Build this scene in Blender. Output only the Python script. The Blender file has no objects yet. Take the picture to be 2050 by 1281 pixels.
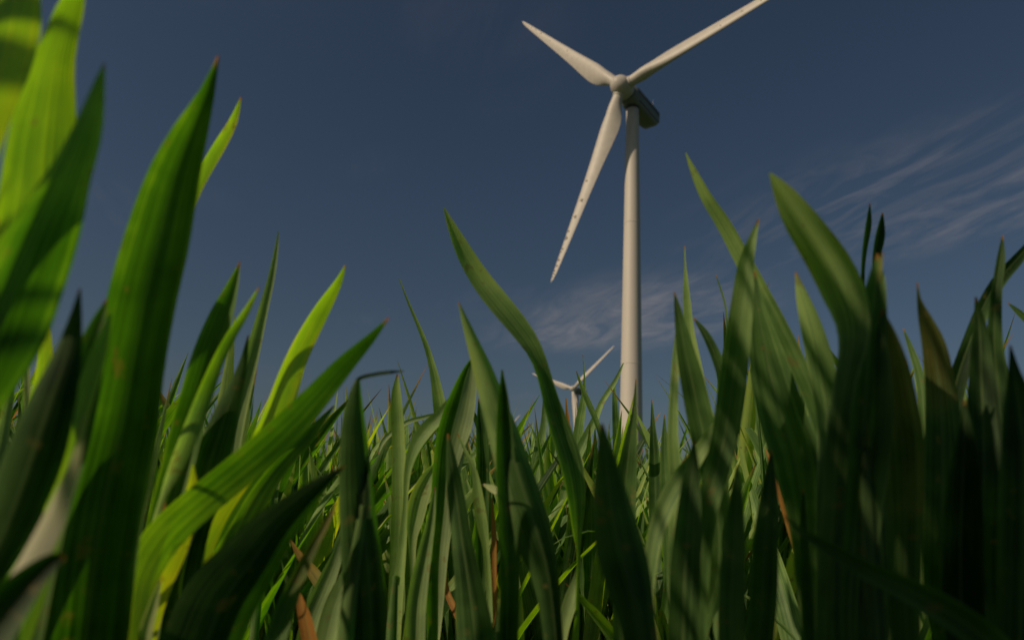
import bpy, math, random
import numpy as np
from mathutils import Vector, Matrix

rng = np.random.default_rng(11)
SC = bpy.context.scene
COL = SC.collection

# ------------------------------------------------------------------ camera
F_PX, CX, CY = 1330.9, 1025.0, 640.5          # focal length and centre for a 2050 x 1281 picture
PITCH, ROLL = 0.2776, 0.0557
CAM = np.array([0.0, 0.0, 0.15])
FW = np.array([0.0, math.cos(PITCH), math.sin(PITCH)])
_up = np.array([0.0, -math.sin(PITCH), math.cos(PITCH)])
_rt = np.array([1.0, 0.0, 0.0])
RT = _rt * math.cos(ROLL) + _up * math.sin(ROLL)
UP = -_rt * math.sin(ROLL) + _up * math.cos(ROLL)
cam_d = bpy.data.cameras.new('camera')
cam_d.sensor_width = 36.0
cam_d.lens = F_PX / 2050.0 * 36.0
cam_d.clip_start, cam_d.clip_end = 0.01, 20000.0
cam_d.dof.use_dof = True
cam_d.dof.focus_distance = 0.55
cam_d.dof.aperture_fstop = 12.5
cam = bpy.data.objects.new('camera', cam_d)
COL.objects.link(cam)
cam.matrix_world = Matrix(((RT[0], UP[0], -FW[0], CAM[0]), (RT[1], UP[1], -FW[1], CAM[1]),
                           (RT[2], UP[2], -FW[2], CAM[2]), (0, 0, 0, 1)))
SC.camera = cam

# ------------------------------------------------------------------ sun and sky
SUN_AZ, SUN_EL = math.radians(-121.0), math.radians(35.0)      # azimuth from +Y towards +X
SUN_DIR = Vector((math.sin(SUN_AZ) * math.cos(SUN_EL), math.cos(SUN_AZ) * math.cos(SUN_EL), math.sin(SUN_EL)))
sun_d = bpy.data.lights.new('sun', 'SUN')
sun_d.energy, sun_d.angle, sun_d.color = 5.0, math.radians(0.53), (1.0, 0.81, 0.57)
sun = bpy.data.objects.new('sun', sun_d)
COL.objects.link(sun)
sun.rotation_euler = SUN_DIR.to_track_quat('Z', 'Y').to_euler()

W = bpy.data.worlds.new('World')
SC.world = W
W.use_nodes = True
nt = W.node_tree
for n in list(nt.nodes):
    nt.nodes.remove(n)


def N(tree, kind, **kw):
    n = tree.nodes.new(kind)
    for k, v in kw.items():
        if k in n.inputs:
            n.inputs[k].default_value = v
        else:
            setattr(n, k, v)
    return n


def math_n(tree, op, a, b=None, c=None, clamp=False):
    n = tree.nodes.new('ShaderNodeMath')
    n.operation = op
    n.use_clamp = clamp
    for i, v in enumerate((a, b, c)):
        if v is None:
            continue
        if isinstance(v, (int, float)):
            n.inputs[i].default_value = v
        else:
            tree.links.new(v, n.inputs[i])
    return n.outputs[0]


def ramp(tree, fac, stops, mode='LINEAR'):
    n = tree.nodes.new('ShaderNodeValToRGB')
    cr = n.color_ramp
    cr.interpolation = mode
    while len(cr.elements) > 1:
        cr.elements.remove(cr.elements[-1])
    for i, (p, c) in enumerate(stops):
        e = cr.elements[0] if i == 0 else cr.elements.new(p)
        e.position = p
        c = (c, c, c) if isinstance(c, (int, float)) else c
        e.color = (*c, 1.0)
    tree.links.new(fac, n.inputs[0])
    return n.outputs[0]


sky = N(nt, 'ShaderNodeTexSky', sky_type='NISHITA', sun_disc=False, sun_elevation=SUN_EL,
        sun_rotation=SUN_AZ, altitude=50.0, air_density=1.15, dust_density=1.7, ozone_density=2.8)
tc = N(nt, 'ShaderNodeTexCoord')
sep = N(nt, 'ShaderNodeSeparateXYZ')
nt.links.new(tc.outputs['Generated'], sep.inputs[0])
zc = math_n(nt, 'MAXIMUM', sep.outputs[2], 0.06)
pa = math_n(nt, 'DIVIDE', sep.outputs[0], zc)                 # point on a flat cloud layer overhead
pb = math_n(nt, 'DIVIDE', sep.outputs[1], zc)
q = math_n(nt, 'ADD', math_n(nt, 'MULTIPLY', pa, 0.79), math_n(nt, 'MULTIPLY', pb, 0.61))
s = math_n(nt, 'ADD', math_n(nt, 'MULTIPLY', pa, 0.61), math_n(nt, 'MULTIPLY', pb, -0.79))
al = math_n(nt, 'ADD', math_n(nt, 'MULTIPLY', s, 0.93), math_n(nt, 'MULTIPLY', q, -0.37))
pe = math_n(nt, 'ADD', math_n(nt, 'MULTIPLY', s, 0.37), math_n(nt, 'MULTIPLY', q, 0.93))
comb = N(nt, 'ShaderNodeCombineXYZ')
nt.links.new(math_n(nt, 'MULTIPLY', al, 1.5), comb.inputs[0])
nt.links.new(math_n(nt, 'MULTIPLY', pe, 5.0), comb.inputs[1])
streak = N(nt, 'ShaderNodeTexNoise', Scale=1.15, Detail=9.0, Roughness=0.60, Distortion=1.2)
nt.links.new(comb.outputs[0], streak.inputs['Vector'])
comb2 = N(nt, 'ShaderNodeCombineXYZ')
nt.links.new(s, comb2.inputs[0])
nt.links.new(q, comb2.inputs[1])
ripple = N(nt, 'ShaderNodeTexNoise', Scale=9.0, Detail=5.0, Roughness=0.6, Distortion=1.2)
nt.links.new(comb2.outputs[0], ripple.inputs['Vector'])
patch = N(nt, 'ShaderNodeTexNoise', Scale=0.9, Detail=2.0)
nt.links.new(comb2.outputs[0], patch.inputs['Vector'])
def bank(cs, cq, rs, rq):                                      # one bank of cirrus on the cloud layer
    a_ = math_n(nt, 'MULTIPLY', math_n(nt, 'SUBTRACT', s, cs), 1 / rs)
    b_ = math_n(nt, 'MULTIPLY', math_n(nt, 'SUBTRACT', q, cq), 1 / rq)
    d_ = math_n(nt, 'SQRT', math_n(nt, 'ADD', math_n(nt, 'MULTIPLY', a_, a_), math_n(nt, 'MULTIPLY', b_, b_)))
    d_ = math_n(nt, 'ADD', d_, math_n(nt, 'MULTIPLY', math_n(nt, 'SUBTRACT', patch.outputs[0], 0.5), 0.7))
    return ramp(nt, d_, [(0.25, 1.0), (1.0, 0.0)], 'EASE')


low_bank = math_n(nt, 'MULTIPLY', bank(-2.35, 2.52, 1.2, 0.75), ramp(nt, streak.outputs[0], [(0.30, 0.0), (0.64, 1.0)]))
thin_bank = math_n(nt, 'MULTIPLY', bank(-0.7, 2.2, 1.05, 0.6), ramp(nt, streak.outputs[0], [(0.42, 0.0), (0.72, 0.75)]))
band = math_n(nt, 'MAXIMUM', low_bank, thin_bank)
band = math_n(nt, 'MAXIMUM', band, math_n(nt, 'MULTIPLY', ramp(nt, patch.outputs[0], [(0.60, 0.0), (0.8, 0.3)]), ramp(nt, streak.outputs[0], [(0.4, 0.0), (0.7, 1.0)])))
rip = ramp(nt, ripple.outputs[0], [(0.3, 0.7), (0.7, 1.0)])
cl = math_n(nt, 'MULTIPLY', band, rip)
lowfade = ramp(nt, sep.outputs[2], [(0.06, 0.0), (0.20, 1.0)])
cl = math_n(nt, 'MULTIPLY', math_n(nt, 'MULTIPLY', cl, lowfade), 0.60, clamp=True)
mixc = N(nt, 'ShaderNodeMix', data_type='RGBA')
nt.links.new(cl, mixc.inputs[0])
nt.links.new(sky.outputs[0], mixc.inputs[6])
mixc.inputs[7].default_value = (7.5, 7.2, 7.6, 1)
bg = N(nt, 'ShaderNodeBackground', Strength=0.05)
nt.links.new(mixc.outputs[2], bg.inputs[0])
out = N(nt, 'ShaderNodeOutputWorld')
nt.links.new(bg.outputs[0], out.inputs[0])

SC.view_settings.view_transform = 'Standard'
SC.view_settings.look = 'None'
SC.view_settings.gamma = 1.0
SC.view_settings.exposure = -0.85
SC.view_settings.use_curve_mapping = False
SC.cycles.use_denoising = True
SC.cycles.max_bounces = 8
SC.cycles.transparent_max_bounces = 8
SC.cycles.sample_clamp_indirect = 6.0


# ------------------------------------------------------------------ helpers
def tag(o, label=None, cat=None, group=None, kind=None):
    if label: o['label'] = label
    if cat: o['category'] = cat
    if group: o['group'] = group
    if kind: o['kind'] = kind
    return o


def empty(name, loc=(0, 0, 0)):
    o = bpy.data.objects.new(name, None)
    o.location = loc
    o.empty_display_size = 0.05
    COL.objects.link(o)
    return o


def np_mesh(name, verts, quads, mat, attrs=None, uv=None, tris=None, smooth=True):
    me = bpy.data.meshes.new(name)
    nv = len(verts)
    faces = []
    nq = len(quads)
    ntv = 0 if tris is None else len(tris)
    me.vertices.add(nv)
    me.vertices.foreach_set('co', np.asarray(verts, dtype=np.float32).ravel())
    li = np.asarray(quads, dtype=np.int32).ravel()
    starts = np.arange(nq, dtype=np.int32) * 4
    if ntv:
        starts = np.concatenate([starts, nq * 4 + np.arange(ntv, dtype=np.int32) * 3])
        li = np.concatenate([li, np.asarray(tris, dtype=np.int32).ravel()])
    me.loops.add(len(li))
    me.loops.foreach_set('vertex_index', li)
    me.polygons.add(nq + ntv)
    me.polygons.foreach_set('loop_start', starts)
    me.update(calc_edges=True)
    me.validate()
    if smooth:
        me.polygons.foreach_set('use_smooth', np.ones(len(me.polygons), dtype=bool))
    for k, v in (attrs or {}).items():
        a = me.attributes.new(k, 'FLOAT', 'POINT')
        a.data.foreach_set('value', np.asarray(v, dtype=np.float32))
    if uv is not None:
        u = me.attributes.new('leaf_uv', 'FLOAT_VECTOR', 'POINT')
        u.data.foreach_set('vector', np.asarray(uv, dtype=np.float32).ravel())
    me.materials.append(mat)
    return me


def obj(name, me, parent=None, loc=(0, 0, 0)):
    o = bpy.data.objects.new(name, me)
    COL.objects.link(o)
    o.location = loc
    if parent is not None:
        o.parent = parent
    return o


def new_mat(name):
    m = bpy.data.materials.new(name)
    m.use_nodes = True
    t = m.node_tree
    for n in list(t.nodes):
        t.nodes.remove(n)
    return m, t


# ------------------------------------------------------------------ materials
def leaf_material():
    m, t = new_mat('cereal_leaf')
    L = t.links.new
    tone = N(t, 'ShaderNodeAttribute', attribute_name='tone')  # leaf colour, with lit and shaded parts painted in as well
    dry = N(t, 'ShaderNodeAttribute', attribute_name='dry')
    uv = N(t, 'ShaderNodeAttribute', attribute_name='leaf_uv')
    info = N(t, 'ShaderNodeObjectInfo')
    sp = N(t, 'ShaderNodeSeparateXYZ')
    L(uv.outputs['Vector'], sp.inputs[0])
    # veins: fine lines running the length of the blade
    cv = N(t, 'ShaderNodeCombineXYZ')
    L(math_n(t, 'MULTIPLY', sp.outputs[0], 20.0), cv.inputs[0])
    L(math_n(t, 'MULTIPLY', sp.outputs[1], 9.0), cv.inputs[1])
    L(math_n(t, 'MULTIPLY', info.outputs['Random'], 31.0), cv.inputs[2])
    vein = N(t, 'ShaderNodeTexNoise', Scale=1.0, Detail=3.0, Roughness=0.6)
    L(cv.outputs[0], vein.inputs['Vector'])
    wv = N(t, 'ShaderNodeTexWave', Scale=3.2, Distortion=0.6, Detail=1.0)
    cw = N(t, 'ShaderNodeCombineXYZ')
    L(math_n(t, 'MULTIPLY', sp.outputs[0], 1.6), cw.inputs[0])
    L(math_n(t, 'MULTIPLY', sp.outputs[1], 0.6), cw.inputs[1])
    L(cw.outputs[0], wv.inputs['Vector'])
    # blotches in object space
    tcx = N(t, 'ShaderNodeTexCoord')
    blot = N(t, 'ShaderNodeTexNoise', Scale=38.0, Detail=3.0, Roughness=0.55)
    L(tcx.outputs['Object'], blot.inputs['Vector'])
    veinmix = math_n(t, 'ADD', math_n(t, 'MULTIPLY', vein.outputs[0], 0.86), math_n(t, 'MULTIPLY', wv.outputs[1], 0.14))
    tn = math_n(t, 'ADD', tone.outputs['Fac'],
                math_n(t, 'ADD', math_n(t, 'MULTIPLY', math_n(t, 'SUBTRACT', vein.outputs[0], 0.5), 0.75),
                       math_n(t, 'ADD', math_n(t, 'MULTIPLY', math_n(t, 'SUBTRACT', blot.outputs[0], 0.5), 0.8),
                              math_n(t, 'MULTIPLY', math_n(t, 'SUBTRACT', info.outputs['Random'], 0.5), 0.2))), clamp=True)
    refl = ramp(t, tn, [(0.0, (0.012, 0.045, 0.006)), (0.35, (0.14, 0.260, 0.075)), (0.65, (0.40, 0.56, 0.20)), (1.0, (0.54, 0.62, 0.14))])  # lowest tone is almost black, standing in for shade
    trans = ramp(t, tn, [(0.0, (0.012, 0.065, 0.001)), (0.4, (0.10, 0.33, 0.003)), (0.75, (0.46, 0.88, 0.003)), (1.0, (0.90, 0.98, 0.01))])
    # withered parts, straw to rust
    dn = math_n(t, 'ADD', dry.outputs['Fac'], math_n(t, 'MULTIPLY', math_n(t, 'SUBTRACT', blot.outputs[0], 0.5), 0.5))
    dfac = ramp(t, dn, [(0.22, 0.0), (0.85, 1.0)])
    dcol = ramp(t, vein.outputs[0], [(0.3, (0.34, 0.13, 0.03)), (0.55, (0.62, 0.28, 0.06)), (0.75, (0.70, 0.46, 0.16))])
    pale = N(t, 'ShaderNodeAttribute', attribute_name='pale')  # cream of the sheath; also whitens leaves painted as sunlit
    rib = ramp(t, math_n(t, 'ABSOLUTE', math_n(t, 'SUBTRACT', sp.outputs[0], 0.5)), [(0.012, 0.55), (0.05, 0.0)])
    fl = N(t, 'ShaderNodeTexNoise', Scale=160.0, Detail=2.0, Roughness=0.7)
    L(tcx.outputs['Object'], fl.inputs['Vector'])
    fleck = ramp(t, math_n(t, 'ADD', math_n(t, 'MULTIPLY', fl.outputs[0], 0.7), math_n(t, 'MULTIPLY', blot.outputs[0], 0.3)), [(0.60, 0.0), (0.66, 0.55)])
    a = N(t, 'ShaderNodeMix', data_type='RGBA'); L(dfac, a.inputs[0]); L(refl, a.inputs[6]); L(dcol, a.inputs[7])
    b = N(t, 'ShaderNodeMix', data_type='RGBA'); L(dfac, b.inputs[0]); L(trans, b.inputs[6]); L(dcol, b.inputs[7])
    a2 = N(t, 'ShaderNodeMix', data_type='RGBA'); L(pale.outputs['Fac'], a2.inputs[0]); L(a.outputs[2], a2.inputs[6]); a2.inputs[7].default_value = (0.86, 0.82, 0.60, 1)
    b2 = N(t, 'ShaderNodeMix', data_type='RGBA'); L(pale.outputs['Fac'], b2.inputs[0]); L(b.outputs[2], b2.inputs[6]); b2.inputs[7].default_value = (0.90, 0.88, 0.62, 1)
    a3 = N(t, 'ShaderNodeMix', data_type='RGBA'); L(rib, a3.inputs[0]); L(a2.outputs[2], a3.inputs[6]); a3.inputs[7].default_value = (0.30, 0.42, 0.16, 1)
    a4 = N(t, 'ShaderNodeMix', data_type='RGBA'); L(fleck, a4.inputs[0]); L(a3.outputs[2], a4.inputs[6]); a4.inputs[7].default_value = (0.30, 0.24, 0.08, 1)
    b4 = N(t, 'ShaderNodeMix', data_type='RGBA'); L(fleck, b4.inputs[0]); L(b2.outputs[2], b4.inputs[6]); b4.inputs[7].default_value = (0.30, 0.24, 0.03, 1)
    bump = N(t, 'ShaderNodeBump', Strength=0.5, Distance=0.0005)
    L(veinmix, bump.inputs['Height'])
    p = N(t, 'ShaderNodeBsdfPrincipled', Roughness=0.48)
    p.inputs['Specular IOR Level'].default_value = 0.3
    L(a4.outputs[2], p.inputs['Base Color'])
    L(bump.outputs[0], p.inputs['Normal'])
    tr = N(t, 'ShaderNodeBsdfTranslucent')
    L(b4.outputs[2], tr.inputs['Color'])
    L(bump.outputs[0], tr.inputs['Normal'])
    mx = N(t, 'ShaderNodeMixShader', Fac=0.52)
    L(p.outputs[0], mx.inputs[1]); L(tr.outputs[0], mx.inputs[2])
    o = N(t, 'ShaderNodeOutputMaterial')
    L(mx.outputs[0], o.inputs[0])
    return m


LEAF = leaf_material()


def soil_material():
    m, t = new_mat('field_soil')
    L = t.links.new
    tcx = N(t, 'ShaderNodeTexCoord')
    n1 = N(t, 'ShaderNodeTexNoise', Scale=22.0, Detail=8.0, Roughness=0.65)
    n2 = N(t, 'ShaderNodeTexNoise', Scale=0.02, Detail=4.0)
    L(tcx.outputs['Object'], n1.inputs['Vector']); L(tcx.outputs['Object'], n2.inputs['Vector'])
    c1 = ramp(t, n1.outputs[0], [(0.3, (0.016, 0.012, 0.008)), (0.7, (0.050, 0.036, 0.024))])
    c2 = ramp(t, n2.outputs[0], [(0.3, (0.030, 0.065, 0.014)), (0.7, (0.055, 0.095, 0.022))])
    geo = N(t, 'ShaderNodeVectorMath', operation='LENGTH')
    L(tcx.outputs['Object'], geo.inputs[0])
    fac = ramp(t, math_n(t, 'DIVIDE', geo.outputs['Value'], 60.0), [(0.4, 0.0), (1.0, 1.0)])
    mx = N(t, 'ShaderNodeMix', data_type='RGBA'); L(fac, mx.inputs[0]); L(c1, mx.inputs[6]); L(c2, mx.inputs[7])
    bump = N(t, 'ShaderNodeBump', Strength=0.8, Distance=0.02); L(n1.outputs[0], bump.inputs['Height'])
    p = N(t, 'ShaderNodeBsdfPrincipled', Roughness=0.95)
    L(mx.outputs[2], p.inputs['Base Color']); L(bump.outputs[0], p.inputs['Normal'])
    o = N(t, 'ShaderNodeOutputMaterial'); L(p.outputs[0], o.inputs[0])
    return m


def paint_material(name, col, rough=0.45, dirt=0.12, streak=True, spots=False):
    m, t = new_mat(name)
    L = t.links.new
    tcx = N(t, 'ShaderNodeTexCoord')
    mp = N(t, 'ShaderNodeMapping')
    L(tcx.outputs['Object'], mp.inputs[0])
    mp.inputs['Scale'].default_value = (1.0, 1.0, 0.12) if streak else (1, 1, 1)
    n1 = N(t, 'ShaderNodeTexNoise', Scale=0.9, Detail=6.0, Roughness=0.6)
    L(mp.outputs[0], n1.inputs['Vector'])
    d = ramp(t, n1.outputs[0], [(0.35, 1.0), (0.75, 1.0 - dirt)])
    mul = N(t, 'ShaderNodeMix', data_type='RGBA', blend_type='MULTIPLY'); mul.inputs[0].default_value = 1.0
    mul.inputs[6].default_value = (*col, 1); L(d, mul.inputs[7])
    last = mul.outputs[2]
    if spots:                                     # oil and insect marks gathered along the outer blade
        at = N(t, 'ShaderNodeAttribute', attribute_name='stain')
        mx = N(t, 'ShaderNodeMix', data_type='RGBA'); L(at.outputs['Fac'], mx.inputs[0]); L(last, mx.inputs[6])
        mx.inputs[7].default_value = (0.10, 0.075, 0.055, 1)
        last = mx.outputs[2]
    p = N(t, 'ShaderNodeBsdfPrincipled', Roughness=rough)
    L(last, p.inputs['Base Color'])
    o = N(t, 'ShaderNodeOutputMaterial'); L(p.outputs[0], o.inputs[0])
    return m


SOIL = soil_material()
TOWER_M = paint_material('tower_paint', (0.58, 0.535, 0.475), 0.55, 0.10)
BLADE_M = paint_material('blade_gelcoat', (0.55, 0.51, 0.455), 0.5, 0.16, False, True)
NAC_M = paint_material('nacelle_paint', (0.19, 0.21, 0.19), 0.5, 0.15, False)
DARK_M = paint_material('dark_trim', (0.05, 0.055, 0.06), 0.6, 0.2, False)
METAL_M = paint_material('mast_metal', (0.25, 0.26, 0.27), 0.4, 0.1, False)

# ------------------------------------------------------------------ ground sheet, gently uneven close by
def ground():
    rr = np.concatenate([[0], np.geomspace(0.15, 9000, 46)])
    na = 72
    V, Q = [], []
    for i, r in enumerate(rr):
        for k in range(na):
            a = 2 * math.pi * k / na
            x, y = r * math.cos(a), r * math.sin(a)
            z = -0.006 + 0.006 * math.sin(x * 9 + 1) * math.cos(y * 7) if r < 30 else -0.006
            V.append((x, y, z))
    for i in range(len(rr) - 1):
        for k in range(na):
            k2 = (k + 1) % na
            Q.append((i * na + k, (i + 1) * na + k, (i + 1) * na + k2, i * na + k2))
    me = np_mesh('ground', V, Q, SOIL, smooth=True)
    tag(obj('ground', me), 'brown soil of the cereal field running to the horizon', kind='structure')


ground()

# ------------------------------------------------------------------ wind turbines
def frame_of(yaw, tilt=math.radians(5)):
    n = np.array([-math.sin(yaw) * math.cos(tilt), -math.cos(yaw) * math.cos(tilt), math.sin(tilt)])
    h = np.array([math.cos(yaw), -math.sin(yaw), 0.0])
    u = np.cross(h, n)
    if u[2] < 0: u = -u
    return n, h, u


def loft(rings, closed_ends=True):
    """rings: list of (k,3) arrays -> verts, quads, tris"""
    k = len(rings[0])
    V = np.concatenate(rings)
    Q = []
    for i in range(len(rings) - 1):
        for j in range(k):
            j2 = (j + 1) % k
            Q.append((i * k + j, i * k + j2, (i + 1) * k + j2, (i + 1) * k + j))
    T = []
    if closed_ends:
        for i in (0, len(rings) - 1):
            c = rings[i].mean(axis=0)
            V = np.vstack([V, c])
            ci = len(V) - 1
            for j in range(k):
                T.append((i * k + j, i * k + (j + 1) % k, ci) if i else (i * k + (j + 1) % k, i * k + j, ci))
    return V, Q, T


def tower_mesh(H):
    rings = []
    zs = [0, 0.4, 0.42, 0.6] + list(np.linspace(1.2, H, 30))
    for z in zs:
        r = 2.05 + (1.18 - 2.05) * (z / H)
        if z <= 0.4: r += 0.12
        a = np.linspace(0, 2 * math.pi, 56, endpoint=False)
        rings.append(np.stack([r * np.cos(a), r * np.sin(a), np.full_like(a, z)], 1))
    V, Q, T = loft(rings)
    return np_mesh('tower', V, Q, TOWER_M, tris=T)


def flange_mesh(z, r):
    a = np.linspace(0, 2 * math.pi, 56, endpoint=False)
    rings = [np.stack([rr * np.cos(a), rr * np.sin(a), np.full_like(a, zz)], 1) for rr, zz in
             ((r - .02, z - .10), (r + .006, z - .09), (r + .006, z + .09), (r - .02, z + .10))]
    V, Q, T = loft(rings, False)
    return np_mesh('flange', V, Q, TOWER_M)


def blade_mesh(R, pitch):
    """local axes: x towards trailing edge, y towards the wind, z along the blade"""
    NS, NA = 54, 28
    rings, stain = [], []
    chord = lambda t: np.interp(t, [0, .03, .06, .12, .17, .21, .28, .4, .55, .7, .85, .94, .98, 1.0],
                                [1.95, 1.95, 2.1, 3.1, 3.6, 3.7, 3.4, 2.75, 2.15, 1.65, 1.15, .8, .5, .06])
    thick = lambda t: np.interp(t, [0, .03, .06, .12, .17, .21, .28, .4, .6, 1.0], [1, 1, .97, .62, .44, .36, .28, .23, .19, .14])
    twist = lambda t: math.radians(np.interp(t, [0, .06, .2, .35, .55, .8, 1], [15, 15, 12.5, 7.5, 3.5, .8, -.5])) + pitch
    rs = random.Random(5)
    spots = [(0.58, .48, .010, .30), (0.665, .45, .010, .30), (.74, .25, .006, .2), (0.775, .30, .012, .40), (.83, .3, .006, .35), (.845, .2, .005, .3),
             (.885, .35, .008, .45), (.915, .4, .005, .35), (.94, .3, .006, .4), (.955, .5, .004, .3), (.97, .4, .004, .4), (.48, .3, .006, .15)]
    for i in range(NS):
        t = (i / (NS - 1)) ** 0.92
        c, th, tw = chord(t), thick(t), twist(t)
        blend = np.clip((t - .035) / .11, 0, 1); blend = blend * blend * (3 - 2 * blend)
        ring = []
        for j in range(NA):
            a = 2 * math.pi * j / NA
            xc = 0.5 * (1 - math.cos(a))                       # 0 leading .. 1 trailing
            yt = 5 * th * (0.2969 * math.sqrt(xc) - .126 * xc - .3516 * xc ** 2 + .2843 * xc ** 3 - .1015 * xc ** 4)
            sgn = 1 if a <= math.pi else -1
            px, py = (xc - 0.32) * c, sgn * yt * c + 0.04 * c * math.sin(math.pi * xc)
            cx_, cy_ = -math.cos(a) * c / 2, math.sin(a) * c / 2
            x = cx_ * (1 - blend) + px * blend
            y = cy_ * (1 - blend) + py * blend
            X = x * math.cos(tw) - y * math.sin(tw) * -1
            Y = -x * math.sin(tw) + y * math.cos(tw)
            ring.append((X, Y + 0.5 * t * t, 1.1 + t * (R - 1.1)))
        rings.append(np.array(ring))
    V, Q, T = loft(rings)
    # finer marks need finer points: build the stain from blade coordinates per vertex
    me = np_mesh('blade', V, Q, BLADE_M, tris=T)
    return me, spots, chord, twist


def disc_mark(me_name, pos, nrm, along, a, b, mat):
    side = np.cross(along, nrm)
    V = [pos + nrm * 0.012]
    K = 12
    for k in range(K):
        an = 2 * math.pi * k / K
        rr = 1 + 0.25 * math.sin(3 * an + a * 50)
        V.append(pos + along * a * rr * math.cos(an) + side * b * rr * math.sin(an) + nrm * 0.012)
    T = [(0, 1 + k, 1 + (k + 1) % K) for k in range(K)]
    return V, T


STAIN_M = paint_material('oil_stain', (0.22, 0.18, 0.14), 0.6, 0.3, False)


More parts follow.
